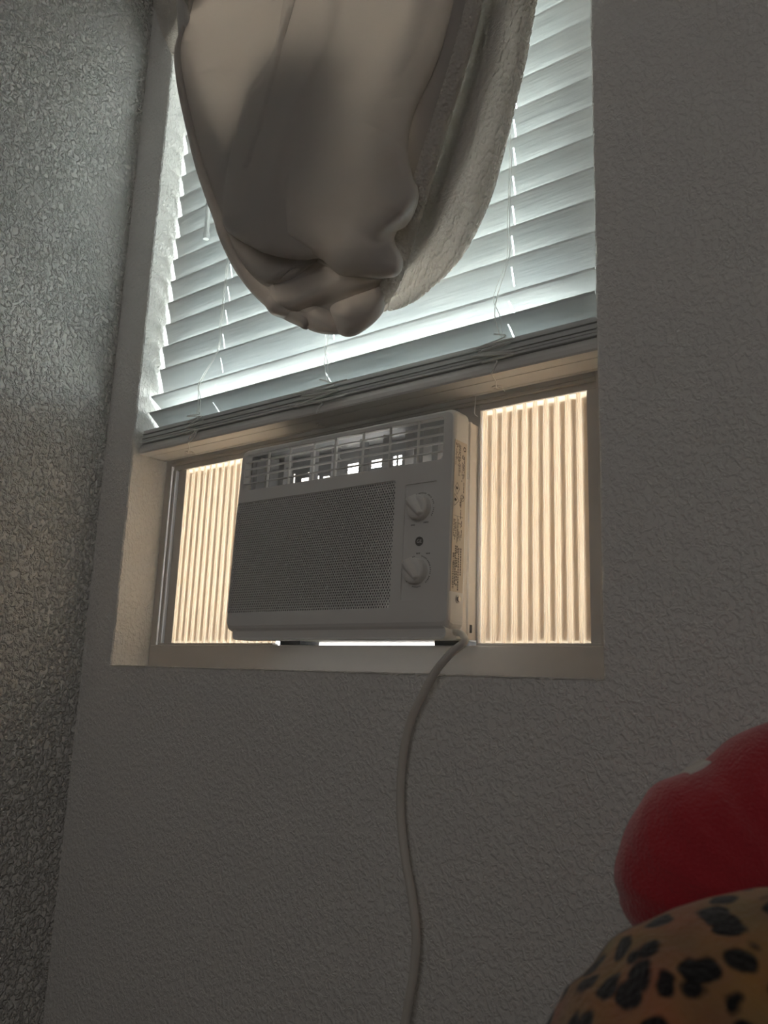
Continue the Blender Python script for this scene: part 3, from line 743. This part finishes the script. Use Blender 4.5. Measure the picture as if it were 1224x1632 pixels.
def closed_grid(name, P, Pb, m, parent):
    n, k = P.shape[:2]; N_ = n * k; idx = np.arange(N_).reshape(n, k)
    F1 = np.stack([idx[:-1, :-1], idx[:-1, 1:], idx[1:, 1:], idx[1:, :-1]], -1).reshape(-1, 4)
    ring = np.concatenate([idx[0, :-1], idx[:-1, -1], idx[-1, :0:-1], idx[:0:-1, 0]]); r2 = np.roll(ring, -1)
    F = np.concatenate([F1, F1[:, ::-1] + N_, np.stack([r2, ring, ring + N_, r2 + N_], -1)])
    me = bpy.data.meshes.new(name); me.from_pydata(np.concatenate([P.reshape(-1, 3), Pb.reshape(-1, 3)]).tolist(), [], F.tolist()); me.update()
    return link(name, me, m, parent, True)
blanket = thing('blanket', 'beige fleece and sherpa blanket tacked up over the window, its lower end bundled', 'blanket', (0.45, -0.03, 1.36))
def kid(o): o.matrix_parent_inverse = Matrix.Translation((-0.45, 0.03, -1.36)); return o
def back_to_wall(Z):                                    # the plane of the cloth leans in to the wall above the window
    return YP + 0.046 * sstep(1.14, 1.36, Z)
Lc = [(0.0302, 1.6129), (0.0425, 1.4477), (0.0431, 1.3713), (0.0478, 1.3088), (0.0672, 1.2107), (0.0959, 1.0977), (0.1309, 1.0002), (0.1749, 0.8907), (0.2113, 0.8142), (0.2509, 0.7399), (0.2984, 0.6608), (0.349, 0.5979), (0.4067, 0.5457), (0.4622, 0.5077)]
Rc = [(0.8076, 1.0755), (0.7866, 0.9847), (0.7742, 0.9409), (0.7647, 0.9057), (0.7458, 0.8356), (0.7219, 0.7682), (0.698, 0.7008), (0.672, 0.634), (0.6498, 0.5753), (0.6301, 0.5343), (0.6171, 0.51), (0.6083, 0.4872)]
Bc = [(0.4622, 0.5077), (0.4947, 0.4905), (0.5257, 0.4789), (0.5497, 0.4701), (0.5748, 0.4705), (0.5945, 0.4777), (0.6083, 0.4872)]
X, Z, s_, t_ = coons(Lc, Rc, Bc, 520, 400)
bag = [(0.4364, 1.332), (0.3929, 1.1909), (0.3658, 1.0173), (0.3109, 0.9575), (0.2861, 0.8948), (0.2709, 0.8161), (0.2711, 0.7565), (0.2821, 0.7269), (0.3379, 0.682), (0.398, 0.6461), (0.4535, 0.6221), (0.4952, 0.61), (0.5317, 0.5754), (0.5735, 0.5608), (0.6077, 0.5505), (0.6328, 0.5476), (0.6375, 0.5651), (0.6245, 0.5931), (0.6237, 0.6107), (0.6485, 0.6137), (0.6593, 0.6387), (0.6574, 0.6636), (0.6492, 0.6813), (0.6412, 0.7242), (0.6534, 0.7794), (0.6993, 0.8593), (0.7332, 0.9861), (0.7572, 1.1103)]
lobe = [(0.4308, 0.6763), (0.4783, 0.6361), (0.5317, 0.5744), (0.5793, 0.5581), (0.6077, 0.5505), (0.6328, 0.5476), (0.6385, 0.5647), (0.6256, 0.5927), (0.643, 0.6156), (0.6393, 0.7149), (0.5424, 0.8075), (0.4273, 0.7898)]
foldA = [(0.2834, 0.7149), (0.317, 0.6696), (0.3572, 0.6315), (0.4015, 0.6052), (0.4422, 0.5994), (0.4645, 0.6145)]
foldB = [(0.2575, 0.7235), (0.3037, 0.6535), (0.3612, 0.5901), (0.4198, 0.5495), (0.4759, 0.5272)]
foldC = [(0.4084, 0.5578), (0.4585, 0.5563), (0.5084, 0.5603), (0.5564, 0.5562), (0.6021, 0.5503), (0.624, 0.5513)]
lobeD = [(0.5233, 0.5165), (0.5407, 0.5235), (0.5753, 0.5255), (0.6173, 0.5315), (0.6173, 0.5052), (0.6094, 0.4869), (0.588, 0.4747), (0.5612, 0.4691), (0.5398, 0.4792)]
lobeE = [(0.4175, 0.5449), (0.4793, 0.5323), (0.5177, 0.5101), (0.5373, 0.4818), (0.5196, 0.4804), (0.4755, 0.4993)]
hollow = [(0.3855, 0.6003), (0.4674, 0.6094), (0.5381, 0.5675), (0.4833, 0.5656), (0.4183, 0.5676)]
creaseD = [(0.6162, 0.5319), (0.592, 0.5284), (0.5638, 0.5268), (0.5409, 0.5195)]
zt_, zl_ = [(0.452, 1.0093), (0.4741, 0.6955)]
tb = sstep(zt_[1], zl_[1], Z)                            # 0 at the flat top, 1 where the bundle hangs
H = 0.012 * np.sin(PI * np.clip(s_, 0, 1)) * (1 - 0.3 * t_)
de = seg_dist(X, Z, [tuple(p) for p in resample(Lc, 120)])
H += 0.012 * np.sqrt(np.clip(1 - ((de - 0.007) / 0.007) ** 2, 0, 1)) - 0.004 * np.exp(-((de - 0.018) / 0.004) ** 2)
db = sdf(X, Z, bag)
HB = 0.014 + 0.062 * tb
low = np.maximum.reduce([ridge(X, Z, foldA, 0.019, 0.020), ridge(X, Z, foldB, 0.022, 0.016), ridge(X, Z, foldC, 0.024, 0.032), dome(sdf(X, Z, lobeE), 0.030, 0.024), dome(sdf(X, Z, lobeD), 0.034, 0.040)])
low = 1.45 * low - 0.022 * np.clip(dome(sdf(X, Z, hollow), 0.03, 1.0), 0, 1) - 0.010 * ridge(X, Z, creaseD, 0.006, 1.0)
wb = 0.028 + 0.035 * (1 - tb) + 0.035 * sstep(0.45, 0.75, s_)
left_ = np.maximum(1 - sstep(0.40, 0.60, s_), sstep(0.75, 1.0, tb))
bagH = np.where(db > 0, dome(db, wb, HB * (1 - 0.35 * left_)) + dome(db, 0.010, (0.010 + 0.30 * HB) * left_), 0)
bagH = bagH + np.where(db > 0, dome(sdf(X, Z, lobe), 0.020, 0.020) * sstep(-0.12, 0.0, lobe[0][1] + 0.02 - Z) , 0)
side_fold = [(0.6851, 0.9933), (0.6548, 0.9032), (0.6174, 0.8478), (0.5899, 0.8163), (0.613, 0.7613), (0.6331, 0.7055), (0.6412, 0.6648)]
bagH += np.where(db > 0, ridge(X, Z, side_fold, 0.026, 0.020), 0)
knob_ = [(0.5982, 0.6361), (0.6256, 0.6461), (0.6471, 0.6509)]
knob2 = [(0.5542, 0.5963), (0.5897, 0.5772), (0.618, 0.5645)]
bagH += np.where(db > 0, ridge(X, Z, knob_, 0.022, 0.026) + ridge(X, Z, knob2, 0.024, 0.024), 0)
drape = [(0.5037, 1.1485), (0.48, 0.9947), (0.4199, 0.884), (0.3871, 0.7717), (0.3817, 0.6732)]
drape2 = [(0.5808, 0.7594), (0.5484, 0.6997), (0.5348, 0.6227), (0.5553, 0.5762)]
drape3 = [(0.4062, 1.2085), (0.381, 1.0464), (0.3516, 0.9267), (0.3232, 0.8314)]
bagH += np.where(db > 0, ridge(X, Z, drape, 0.018, 0.012) + ridge(X, Z, drape2, 0.024, -0.012) + ridge(X, Z, drape3, 0.007, 0.008), 0)
edge_line = [(0.4022, 1.1095), (0.3658, 1.0173), (0.3109, 0.9575), (0.2861, 0.8948), (0.2709, 0.8161), (0.2704, 0.7627)]
bagH += ridge(X, Z, edge_line, 0.0045, 0.007)
H = H + np.maximum(bagH, low * tb) + 0.0035 * vnoise(X * 16, Z * 9, 3) + 0.0015 * vnoise(X * 45, Z * 26, 7)
# soften the hard steps a little
for _ in range(2):
    H[1:-1, 1:-1] = (H[1:-1, 1:-1] * 2 + H[:-2, 1:-1] + H[2:, 1:-1] + H[1:-1, :-2] + H[1:-1, 2:]) / 6
edge = np.minimum(np.minimum(s_, 1 - s_) * 30, (1 - t_) * 40); H -= 0.010 * np.clip(1 - edge, 0, 1) ** 2
fl = kid(grid_mesh('fleece_side', to_world(X, Z, H, back_to_wall(Z)), 'fleece', blanket, 0.004))
# cloth folded up behind the front layer (darker, thicker areas), plus an added light-blocking sheet
def back_layer(poly, y, n=36):
    P = resample(list(poly) + [poly[0]], 140)[:-1]; c = P.mean(0); V = []; F = []; K = 10
    for j in range(K):
        f = 1 - j / K
        for p in P: V.append((c[0] + (p[0] - c[0]) * f, y + 0.003 * f, c[1] + (p[1] - c[1]) * f))
    V.append((c[0], y, c[1])); N_ = len(P)
    for j in range(K - 1):
        for k in range(N_): F.append((j * N_ + k, j * N_ + (k + 1) % N_, (j + 1) * N_ + (k + 1) % N_, (j + 1) * N_ + k))
    for k in range(N_): F.append(((K - 1) * N_ + k, (K - 1) * N_ + (k + 1) % N_, K * N_))
    o = pyobj('fold_blocker_layer', V, F, 'fleece_back', blanket); o.modifiers.new('thickness', 'SOLIDIFY').thickness = 0.006
    return kid(o)
back_layer([(0.3291, 1.0039), (0.4018, 0.9861), (0.5038, 0.9317), (0.5486, 0.8764), (0.5734, 0.789), (0.5868, 0.6996), (0.5886, 0.6077), (0.5581, 0.5673), (0.4986, 0.5542), (0.4489, 0.5368), (0.3783, 0.5769), (0.3215, 0.6317), (0.2728, 0.6925), (0.2342, 0.7564), (0.2214, 0.8123), (0.2611, 0.8345), (0.289, 0.9345)], -0.024)
back_layer([(0.015, 1.4354), (0.0587, 1.3186), (0.1017, 1.1791), (0.1961, 0.9908), (0.2712, 0.8762), (0.2728, 0.8145), (0.2936, 0.6889), (0.2479, 0.7511), (0.1753, 0.8766), (0.1012, 1.0536)], -0.030)
back_layer([(0.6954, 1.0174), (0.6854, 0.8946), (0.6586, 0.7734), (0.6531, 0.6757), (0.6456, 0.5815), (0.6648, 0.644), (0.6901, 0.71), (0.7173, 0.7869), (0.7478, 0.9026), (0.761, 0.9778)], -0.040)
back_layer([(0.8261, 0.9625), (0.8126, 0.9091), (0.7926, 0.8295), (0.7688, 0.7523), (0.7401, 0.6773), (0.709, 0.6171), (0.6659, 0.5645), (0.627, 0.5426), (0.6378, 0.6074), (0.6682, 0.6757), (0.693, 0.7457), (0.7157, 0.8167), (0.7353, 0.8894), (0.749, 0.9555), (0.7619, 1.0011)], -0.012)  # unseen sheet added to block light behind the lining, darkening its recess
back_layer([(0.2457, 0.7563), (0.2852, 0.6822), (0.337, 0.6134), (0.3958, 0.558), (0.452, 0.5203), (0.4887, 0.5018), (0.5283, 0.4909), (0.5464, 0.5047), (0.5348, 0.5422), (0.5167, 0.5825), (0.4432, 0.6365), (0.3225, 0.7321)], -0.040)
# sherpa pile: narrow turned hem, wide lining band, and the flap at the far left
def sherpa_tube(P, r0, r1, y0, y1, seed):
    P = resample(P, 420); n = 64; V = []; F = []
    T = np.gradient(P, axis=0); T /= np.linalg.norm(T, axis=1)[:, None]
    L_ = np.concatenate([[0], np.cumsum(np.hypot(*np.diff(P, axis=0).T))])
    k = np.arange(n)[None, :] * 2 * PI / n; tt = np.linspace(0, 1, len(P))[:, None]
    r = (r0 + (r1 - r0) * tt) * np.sqrt(np.clip((1.0 - tt) * 14, 0.02, 1))
    wv = worley((L_[:, None] / 0.0046) + 0 * k, (k / (2 * PI)) * np.round(2 * PI * 0.010 / 0.0042) + 0 * tt, seed)
    rr = r + 0.0030 * (1 - wv * wv * 1.6) * np.clip((1 - tt) * 20, 0, 1)
    nx, nz = -T[:, 1][:, None], T[:, 0][:, None]
    a = np.cos(k) * rr; b = np.sin(k) * rr * 0.9
    yy = y0 + (y1 - y0) * tt
    W_ = np.stack([P[:, 0][:, None] + nx * a, yy - b, P[:, 1][:, None] + nz * a], -1)
    m_ = len(P); idx = np.arange(m_ * n).reshape(m_, n)
    Fq = np.stack([idx[:-1], np.roll(idx[:-1], -1, 1), np.roll(idx[1:], -1, 1), idx[1:]], -1).reshape(-1, 4).tolist()
    Fq.append(idx[0].tolist()); Fq.append(idx[-1].tolist()[::-1])
    return kid(pyobj('sherpa_hem', W_.reshape(-1, 3).tolist(), Fq, 'sherpa', blanket))
sherpa_tube([(0.8205, 1.0472), (0.7829, 0.9391), (0.769, 0.8873), (0.7505, 0.8186), (0.7281, 0.7521), (0.7046, 0.686), (0.6822, 0.6195), (0.6607, 0.5574), (0.6427, 0.5125), (0.6284, 0.4783)], 0.0085, 0.0120, -0.070, -0.070, 4)
L2 = [(0.7986, 1.1011), (0.7673, 0.9826), (0.7517, 0.929), (0.7333, 0.8566), (0.7088, 0.7875), (0.6843, 0.7184), (0.6598, 0.6493), (0.6351, 0.5849), (0.6153, 0.5333), (0.5935, 0.4992)]
R2 = [(0.9036, 1.0285), (0.8606, 0.9264), (0.8431, 0.8776), (0.8347, 0.8336), (0.8236, 0.777), (0.809, 0.7226), (0.7944, 0.6685), (0.778, 0.6153), (0.7568, 0.5728), (0.7315, 0.5385), (0.6946, 0.5132), (0.6489, 0.4957), (0.5937, 0.4944)]
X, Z, s_, t_ = coons(L2, R2, None, 560, 150)
Xs = np.cumsum(np.hypot(np.diff(X, axis=1, prepend=X[:, :1]), np.diff(Z, axis=1, prepend=Z[:, :1])), axis=1)
Ys = np.cumsum(np.hypot(np.diff(X, axis=0, prepend=X[:1]), np.diff(Z, axis=0, prepend=Z[:1])), axis=0)[:, 75:76] + 0 * X
wdt = Xs[:, -1:]
H = 0.027 * np.exp(-((s_ - 0.76) / 0.18) ** 2) * np.clip(wdt / 0.06, 0.2, 1) - 0.004 - 0.016 * (1 - sstep(0.25, 0.55, s_)) * np.clip(1.15 - t_, 0, 1)
cleft = [(0.7341, 0.6203), (0.7275, 0.6013), (0.7084, 0.566), (0.6839, 0.5366), (0.6534, 0.5195), (0.6218, 0.5077), (0.5958, 0.4986)]
dc = seg_dist(X, Z, [tuple(p) for p in resample(cleft, 60)])
H -= 0.016 * np.exp(-(dc / 0.010) ** 2)
H -= 0.020 * np.clip(1 - (1 - s_) * 12, 0, 1) ** 2
pile = sstep(0.38, 0.60, s_ + 0.25 * sstep(0.75, 1.0, t_))
uu = Xs / 0.0056 + 0.9 * vnoise(Xs * 150, Ys * 60, 1); vv = Ys / 0.0074 + 0.9 * vnoise(Xs * 60, Ys * 150, 2)
wv = worley(uu, vv, 11)
H += (0.0014 + 0.0085 * pile) * (1 - 1.6 * wv * wv) + 0.003 * vnoise(Xs * 30, Ys * 18, 5)
kid(closed_grid('sherpa_lining', to_world(X, Z, H, back_to_wall(Z) + 0.020 - 0.020 * sstep(1.14, 1.36, Z)), to_world(X, Z, np.minimum(H, 0) - 0.010, back_to_wall(Z) + 0.020 - 0.020 * sstep(1.14, 1.36, Z)), 'sherpa', blanket))
L3 = [(-0.2597, 1.8423), (-0.1775, 1.6109), (-0.1334, 1.5084), (-0.0843, 1.407), (-0.0488, 1.3278), (-0.0212, 1.2825), (0.0155, 1.2245)]
R3 = [(0.0009, 1.6622), (0.0199, 1.4881), (0.0169, 1.4194), (0.027, 1.3444), (0.0354, 1.2825), (0.0397, 1.2505), (0.0457, 1.2062)]
X, Z, s_, t_ = coons(L3, R3, None, 200, 60)
Xs = np.cumsum(np.hypot(np.diff(X, axis=1, prepend=X[:, :1]), np.diff(Z, axis=1, prepend=Z[:, :1])), axis=1)
Ys = np.cumsum(np.hypot(np.diff(X, axis=0, prepend=X[:1]), np.diff(Z, axis=0, prepend=Z[:1])), axis=0)
wv = worley(Xs / 0.0034, Ys / 0.0034, 31)
H = 0.010 * np.sqrt(np.clip(1 - (1 - np.clip(s_ * 3.0, 0, 1)) ** 2, 0, 1)) + 0.0022 * (1 - 1.4 * wv * wv) * (s_ < 0.5)
kid(closed_grid('sherpa_flap', to_world(X, Z, H, -0.020 + 0.017 * sstep(1.14, 1.36, Z)), to_world(X, Z, 0 * H - 0.006, -0.020 + 0.017 * sstep(1.14, 1.36, Z)), 'sherpa', blanket))

# ------------------------------------------------------------------ bed things at lower right
RV = Vector((0.797, 0.604, 0)).normalized(); FV = Vector((-RV.y, RV.x, 0)); CO = Vector((1.24897, -0.85396, 0))
prof = [(0.0809, -0.2496), (0.0847, -0.2226), (0.0888, -0.2005), (0.093, -0.1857), (0.0979, -0.1753), (0.1034, -0.166), (0.1067, -0.1595), (0.1147, -0.154), (0.1223, -0.1464), (0.1296, -0.1361), (0.1362, -0.1314), (0.1493, -0.1262), (0.1625, -0.1201), (0.1789, -0.115), (0.1954, -0.1111), (0.2033, -0.1093), (0.2282, -0.1072), (0.2602, -0.1134), (0.2972, -0.13), (0.3314, -0.1638), (0.3495, -0.2134), (0.3518, -0.2402)]
prof[0] = (prof[0][0], -0.36); prof[-1] = (prof[-1][0], -0.36)
pl_ = np.array(prof); n_l, n_k = 150, 110; K = 0.12; zb = -0.36
lv = np.linspace(pl_[0, 0], pl_[-1, 0], n_l); pz = np.interp(lv, pl_[:, 0], pl_[:, 1]); kv = np.linspace(0.315, 0.715, n_k)
V = []; F = []
LL, KK = np.meshgrid(lv, kv, indexing='ij'); PZ = pz[:, None] + 0 * KK
e = np.sqrt(np.clip(1 - ((KK - 0.45) / K) ** 2, 0, 1))
ZZ = zb + (PZ - zb) * e + 0.012 * vnoise(LL * 22, KK * 30 + 3, 2) * e * np.sqrt(1 - e * e + 1e-9)
shelf = zb + (-0.31 - zb) * np.clip((LL - 0.19) / 0.02, 0, 1) * np.clip((lv[-1] - 0.01 - LL) / 0.02, 0, 1) * np.clip((KK - 0.47) / 0.03, 0, 1) * np.clip((0.71 - KK) / 0.02, 0, 1)
ZZ = np.maximum(ZZ, shelf); ZZ[0] = ZZ[-1] = zb; ZZ[:, 0] = zb; ZZ[:, -1] = zb
for i in range(n_l):
    for k in range(n_k):
        p = CO + RV * float(lv[i]) + FV * float(kv[k]); V.append((p.x, p.y, float(ZZ[i, k])))
idx = np.arange(n_l * n_k).reshape(n_l, n_k)
for i in range(n_l - 1):
    for k in range(n_k - 1): F.append((idx[i, k], idx[i + 1, k], idx[i + 1, k + 1], idx[i, k + 1]))
ringi = list(idx[:, 0]) + list(idx[-1, 1:]) + list(idx[-2::-1, -1]) + list(idx[0, -2:0:-1])
base = len(V)
for j in ringi: V.append((V[j][0], V[j][1], ZF + 0.001))
nR = len(ringi)
for k in range(nR): F.append((ringi[k], ringi[(k + 1) % nR], base + (k + 1) % nR, base + k))
F.append(tuple(base + k for k in range(nR)))
bmx = pyobj('leopard_blanket', V, [tuple(int(a) for a in f) for f in F], 'leopard')
bmx['label'] = 'brown leopard print plush blanket heaped at the bottom right'; bmx['category'] = 'blanket'

out = [(0.1719, -0.1467), (0.1732, -0.1319), (0.1805, -0.1124), (0.1901, -0.0948), (0.2045, -0.0772), (0.2209, -0.07), (0.2326, -0.0652), (0.2412, -0.0596), (0.2519, -0.0507), (0.2664, -0.0399), (0.2875, -0.0305), (0.3188, -0.0235), (0.3555, -0.0313), (0.3805, -0.0618), (0.3855, -0.1053), (0.376, -0.1563), (0.3628, -0.2016), (0.3287, -0.2424), (0.2627, -0.2602), (0.224, -0.2577), (0.1993, -0.2233), (0.1883, -0.1834), (0.1811, -0.1721), (0.1756, -0.1624), (0.1748, -0.1558)]
P = resample(out + [out[0]], 140)[:-1]; c = P.mean(0); V = []; F = []; K_ = 22; N_ = len(P)
def cush(side):
    for j in range(1 if side > 0 else 0, K_):
        rho = math.cos(j / K_ * PI / 2); hgt = 0.062 * math.sin(j / K_ * PI / 2) ** 0.9
        for a, p in enumerate(P):
            l = c[0] + (p[0] - c[0]) * rho; zz = c[1] + (p[1] - c[1]) * rho
            w = 0.0030 * math.sin(a * 0.9 + j * 0.35) * (rho ** 3) * math.sin(j / K_ * PI)
            q = CO + RV * l + FV * (0.62 + side * (hgt + w)); V.append((q.x, q.y, zz))
    q = CO + RV * c[0] + FV * (0.62 + side * 0.062); V.append((q.x, q.y, c[1]))
cush(-1); o1 = 0; cush(1)
for j in range(K_ - 1):
    for k in range(N_): F.append((j * N_ + k, j * N_ + (k + 1) % N_, (j + 1) * N_ + (k + 1) % N_, (j + 1) * N_ + k))
for k in range(N_): F.append(((K_ - 1) * N_ + k, (K_ - 1) * N_ + (k + 1) % N_, K_ * N_))
o2 = K_ * N_ + 1
for k in range(N_): F.append((k, o2 + k, o2 + (k + 1) % N_, (k + 1) % N_))
for j in range(K_ - 2):
    for k in range(N_): F.append((o2 + j * N_ + k, o2 + (j + 1) * N_ + k, o2 + (j + 1) * N_ + (k + 1) % N_, o2 + j * N_ + (k + 1) % N_))
for k in range(N_): F.append((o2 + (K_ - 2) * N_ + (k + 1) % N_, o2 + (K_ - 2) * N_ + k, o2 + (K_ - 1) * N_))
red = pyobj('plush_cushion', V, F, 'red')
red['label'] = 'lobed red plush cushion lying on the leopard print blanket'; red['category'] = 'cushion'
tg = [(0.2241, -0.0699), (0.228, -0.0667), (0.2336, -0.0634), (0.2413, -0.0587)]
V = []; F = []
for k, (l, zz) in enumerate(resample(tg, 16)):
    w = math.sin((k + 0.5) / 16 * PI)
    for da, dz in ((-0.006, 0.0004 * w), (0.012, 0.0004 * w), (0.012, -0.0022), (-0.006, -0.0022)):
        q = CO + RV * l + FV * (0.62 + da); V.append((q.x, q.y, zz + dz))
for k in range(15):
    for j in range(4): F.append((4 * k + j, 4 * k + (j + 1) % 4, 4 * k + 4 + (j + 1) % 4, 4 * k + 4 + j))
F += [(0, 3, 2, 1), (60, 61, 62, 63)]
tgo = pyobj('white_patch', V, F, 'tag', red, smooth=False); tgo['label'] = 'small white felt patch on the upper edge'
